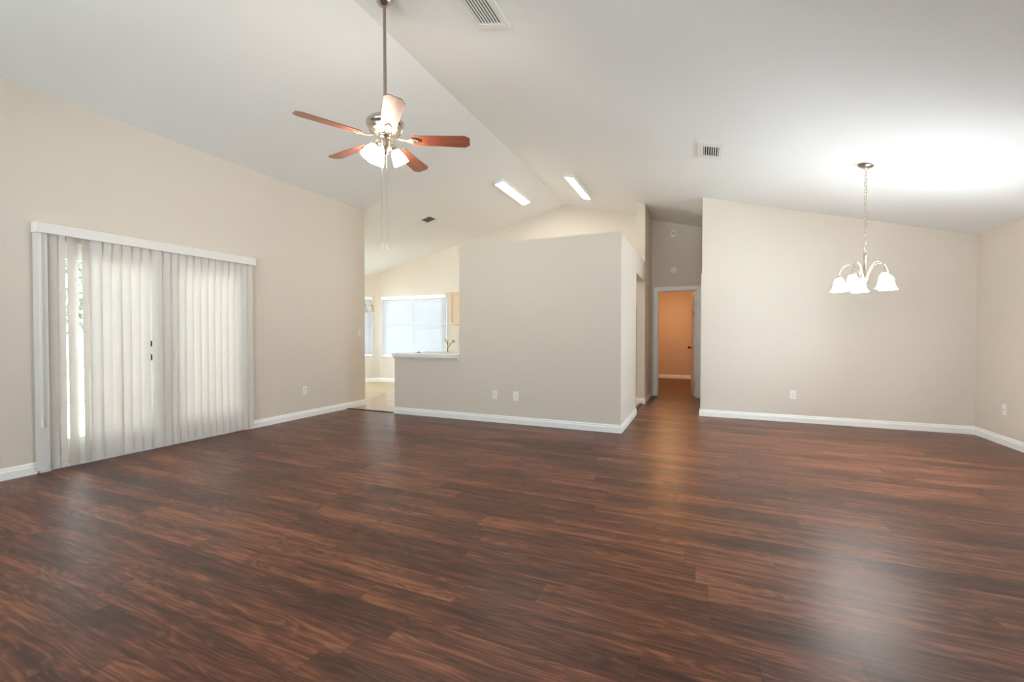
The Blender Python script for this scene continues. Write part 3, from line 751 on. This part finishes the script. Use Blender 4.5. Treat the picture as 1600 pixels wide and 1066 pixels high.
# worktop with a hole for the sink
X0, X1, Y0, Y1 = -4.285+3.70, -3.150+3.70, 5.285-YG, 6.05-YG; hx0, hx1, hy0, hy1 = -4.05+3.70, -3.42+3.70, 5.56-YG, 5.90-YG
for (a, b, c0, c1) in ((X0, hx0, Y0, Y1), (hx1, X1, Y0, Y1), (hx0, hx1, Y0, hy0), (hx0, hx1, hy1, Y1)): box(q, a, b, c0, c1, .001, .046)
obj('worktop', q, 'counter', ct)
q = bmesh.new(); prism(q, [(0, -.030), (-.020, -.030), (-.026, -.018), (-.040, -.010), (-.046, .0005), (0, .0005)], lambda p: (X0, p[0]-.0005, p[1]), lambda p: (X1, p[0]-.0005, p[1])); obj('ledge_moulding', q, 'trim', ct)
q = bmesh.new(); box(q, X1-.02, X1, .13, Y1, .047, .14, bev=.003); obj('backsplash', q, 'counter', ct)
sk = thing('kitchen_sink', 'white enamel sink set into the bar counter with a dark drain plug on its rim', 'sink', (-3.735, 5.73, .918))
q = bmesh.new(); w_, l_ = .315, .17
for (a, b, c0, c1) in ((-w_-.02, -w_+.006, -l_-.02, l_+.02), (w_-.006, w_+.02, -l_-.02, l_+.02), (-w_+.006, w_-.006, -l_-.02, -l_+.006), (-w_+.006, w_-.006, l_-.006, l_+.02)): box(q, a, b, c0, c1, .0005, .008)
obj('rim', q, 'sink', sk)
q = bmesh.new(); box(q, -w_+.006, w_-.006, -l_+.006, l_-.006, -.165, -.160)
for (a, b, c0, c1) in ((-w_+.002, -w_+.006, -l_, l_), (w_-.006, w_-.002, -l_, l_), (-w_+.006, w_-.006, -l_+.002, -l_+.006), (-w_+.006, w_-.006, l_-.006, l_-.002)): box(q, a, b, c0, c1, -.165, .001)
obj('basin', q, 'sink', sk)
q = bmesh.new(); lathe(q, [(0, .014), (.012, .014), (.014, .008), (.038, .006), (.040, .0), (0, 0)], 24, Matrix.Translation((-.245, -.17, .0085))); obj('drain_plug', q, 'dark', sk, smooth=40)
fc = thing('kitchen_faucet', 'nickel single lever kitchen faucet standing behind the sink on the bar counter', 'faucet', (-3.735, 5.965, .919)); fc.scale = (1.18, 1.18, 1.12)
q = bmesh.new(); lathe(q, [(0, 0), (.030, 0), (.030, .006), (.022, .012), (.020, .10), (.022, .12), (.020, .155), (.012, .166), (0, .168)], 24); obj('body', q, 'brass', fc, smooth=40)
q = bmesh.new(); tube(q, [(.006, -.004, .055), (.060, -.030, .105), (.115, -.056, .152), (.140, -.068, .168), (.158, -.077, .164), (.166, -.081, .146)], [.012, .012, .013, .015, .016, .014], 14); obj('spout', q, 'brass', fc, smooth=50)
q = bmesh.new(); tube(q, [(0, 0, .160), (-.02, .006, .176), (-.05, .016, .186)], [.009, .007, .006], 10); obj('lever', q, 'brass', fc, smooth=50)

def cabinet(name, label, x0, x1, y0, y1, z0, z1, ndoors, knob=True):
    t = thing(name, label, 'cabinet', ((x0+x1)/2, (y0+y1)/2, z0)); cx, cy = (x0+x1)/2, (y0+y1)/2
    q = bmesh.new(); box(q, x0-cx, x1-cx, y0-cy+.02, y1-cy, 0, z1-z0); obj('body', q, 'maple', t)
    w_ = (x1-x0)/ndoors
    for k in range(ndoors):
        a = x0-cx+k*w_+.004; b = a+w_-.008; ya = y0-cy; zz0, zz1 = .004, z1-z0-.004; r = .055
        q = bmesh.new()
        for (p, s, c0, c1) in ((a, b, zz0, zz0+r), (a, b, zz1-r, zz1), (a, a+r, zz0+r, zz1-r), (b-r, b, zz0+r, zz1-r)): box(q, p, s, ya, ya+.019, c0, c1)
        box(q, a+r, b-r, ya+.012, ya+.0185, zz0+r, zz1-r); obj('door', q, 'maple', t)
    return t
cabinet('wall_cabinet', 'light maple wall cabinet beside the kitchen window, partly behind the partition', -5.275, -3.6, 8.55, YB-.001, 1.425, 2.175, 4)
fr = thing('refrigerator', 'tall black refrigerator seen as a dark sliver through the side doorway of the partition', 'refrigerator', (-1.52, 8.5, 0))
q = bmesh.new(); box(q, -.40, .395, -.30, .34, .02, 1.75, bev=.006); obj('body', q, 'fridge', fr)
q = bmesh.new(); box(q, -.40, .395, -.37, -.303, .62+.56, 1.75, bev=.008); a = obj('freezer_door', q, 'fridge', fr)
q = bmesh.new(); box(q, -.36, -.335, -.41, -.372, 1.25, 1.60, bev=.004); obj('handle', q, 'fridge', a)
q = bmesh.new(); box(q, -.40, .395, -.37, -.303, .03, 1.17, bev=.008); a = obj('fridge_door', q, 'fridge', fr)
q = bmesh.new(); box(q, -.36, -.335, -.41, -.372, .6, 1.10, bev=.004); obj('handle', q, 'fridge', a)
for dx in (-.34, .34):
    q = bmesh.new(); box(q, dx-.03, dx+.03, -.27, -.21, 0, .02); obj('foot', q, 'fridge', fr)

# bedroom ceiling lamp (out of view, lights the warm room)
lp = thing('bedroom_ceiling_light', 'round glass ceiling light giving the room beyond the hall door its amber glow', 'ceiling light', (-.7, 11.2, 2.44))
q = bmesh.new(); lathe(q, [(0, -.001), (.16, -.001), (.16, -.02), (.15, -.025), (0, -.025)], 32); obj('base', q, 'nickel', lp, smooth=40)
q = bmesh.new(); lathe(q, [(.145, -.026), (.135, -.07), (.09, -.10), (0, -.112)], 32)
obj('glass_bowl', q, emit_mat('bedroom_bowl_lit', (1.0, 0.56, 0.27), 56.0), lp, smooth=50)

# ------------------------------------------------------------------ outdoors
struct('patio_ground', bx(-14, XL-.135, -9, 9, -.30, -.06), 'concrete')
# white screen enclosure beyond the french doors
se = thing('screen_enclosure', 'white aluminium patio screen frame outside behind the vertical blind slats', 'screen frame', (-8.6, 2.5, -.06))
for k in range(6):
    q = bmesh.new(); box(q, -.025, .025, -4.5+k*1.7-.025, -4.5+k*1.7+.025, 0, 2.5); obj('post', q, 'alu', se)
for z in (.40, .90, 2.45):
    q = bmesh.new(); box(q, -.02, .02, -4.475, 3.975, z, z+.05); obj('rail', q, 'alu', se)
q = bmesh.new(); box(q, -.01, .01, -4.475, 3.975, .0, .40); obj('kick_plate', q, 'alu', se)
def shrub(x, y, h, label):
    t = thing('garden_shrub', label, 'shrub', (x, y, -.06), group='shrubs in the garden')
    q = bmesh.new(); tube(q, [(0, 0, 0), (.03, 0, h*.3), (0, .03, h*.6)], [.05, .04, .02], 8); obj('stem', q, 'bark', t)
    q = bmesh.new()
    for i in range(900):
        u = random.gauss(0, 1), random.gauss(0, 1), random.gauss(0, 1); l_ = math.sqrt(sum(c*c for c in u)); rr = random.uniform(.55, 1)
        c = Vector((u[0]/l_*rr*h*.36, u[1]/l_*rr*h*.36, h*.66+u[2]/l_*rr*h*.38))
        a = Vector([random.uniform(-1, 1) for _ in range(3)]).normalized(); b = a.cross(Vector([random.uniform(-1, 1) for _ in range(3)])).normalized(); s = .09
        v = [q.verts.new(c+a*s), q.verts.new(c+b*s*.45), q.verts.new(c-a*s), q.verts.new(c-b*s*.45)]; q.faces.new(v)
    obj('foliage', q, 'leaf', t)
shrub(-10.8, 3.6, 3.2, 'leafy green shrub in the garden glimpsed between the left blind slats')
shrub(-11.4, 6.6, 3.6, 'leafy green shrub in the garden glimpsed between the left blind slats')
shrub(-10.9, 0.6, 2.9, 'leafy green shrub in the garden glimpsed between the left blind slats')

# portals: help the sampler find the sky through each opening
def portal(loc, rot, sx, sy):
    l_ = bpy.data.lights.new('sky_portal', 'AREA'); l_.shape = 'RECTANGLE'; l_.size = sx; l_.size_y = sy
    l_.cycles.is_portal = True
    o = bpy.data.objects.new('sky_portal', l_); COL.objects.link(o); o.location = loc; o.rotation_euler = rot
portal((XR+.14, 4.95, 1.31), (0, R(90), 0), 1.62, 1.3)
portal((-3.3, YREAR-.14, 1.325), (R(90), 0, 0), 2.0, 1.65)
portal((-.15, YREAR-.14, 1.225), (R(90), 0, 0), 2.3, 1.95)
portal((XL-.14, 2.77, 1.03), (0, R(-90), 0), 2.06, 1.8)
portal((-8.82, 6.79, 1.14), (0, R(-90), 0), 2.04, 1.62)
portal((-7.45, YEND-.14, 1.28), (R(90), 0, 0), 1.5, 1.76)
portal((-6.4725, YB+.14, 1.395), (R(-90), 0, 0), 1.86, 1.5)
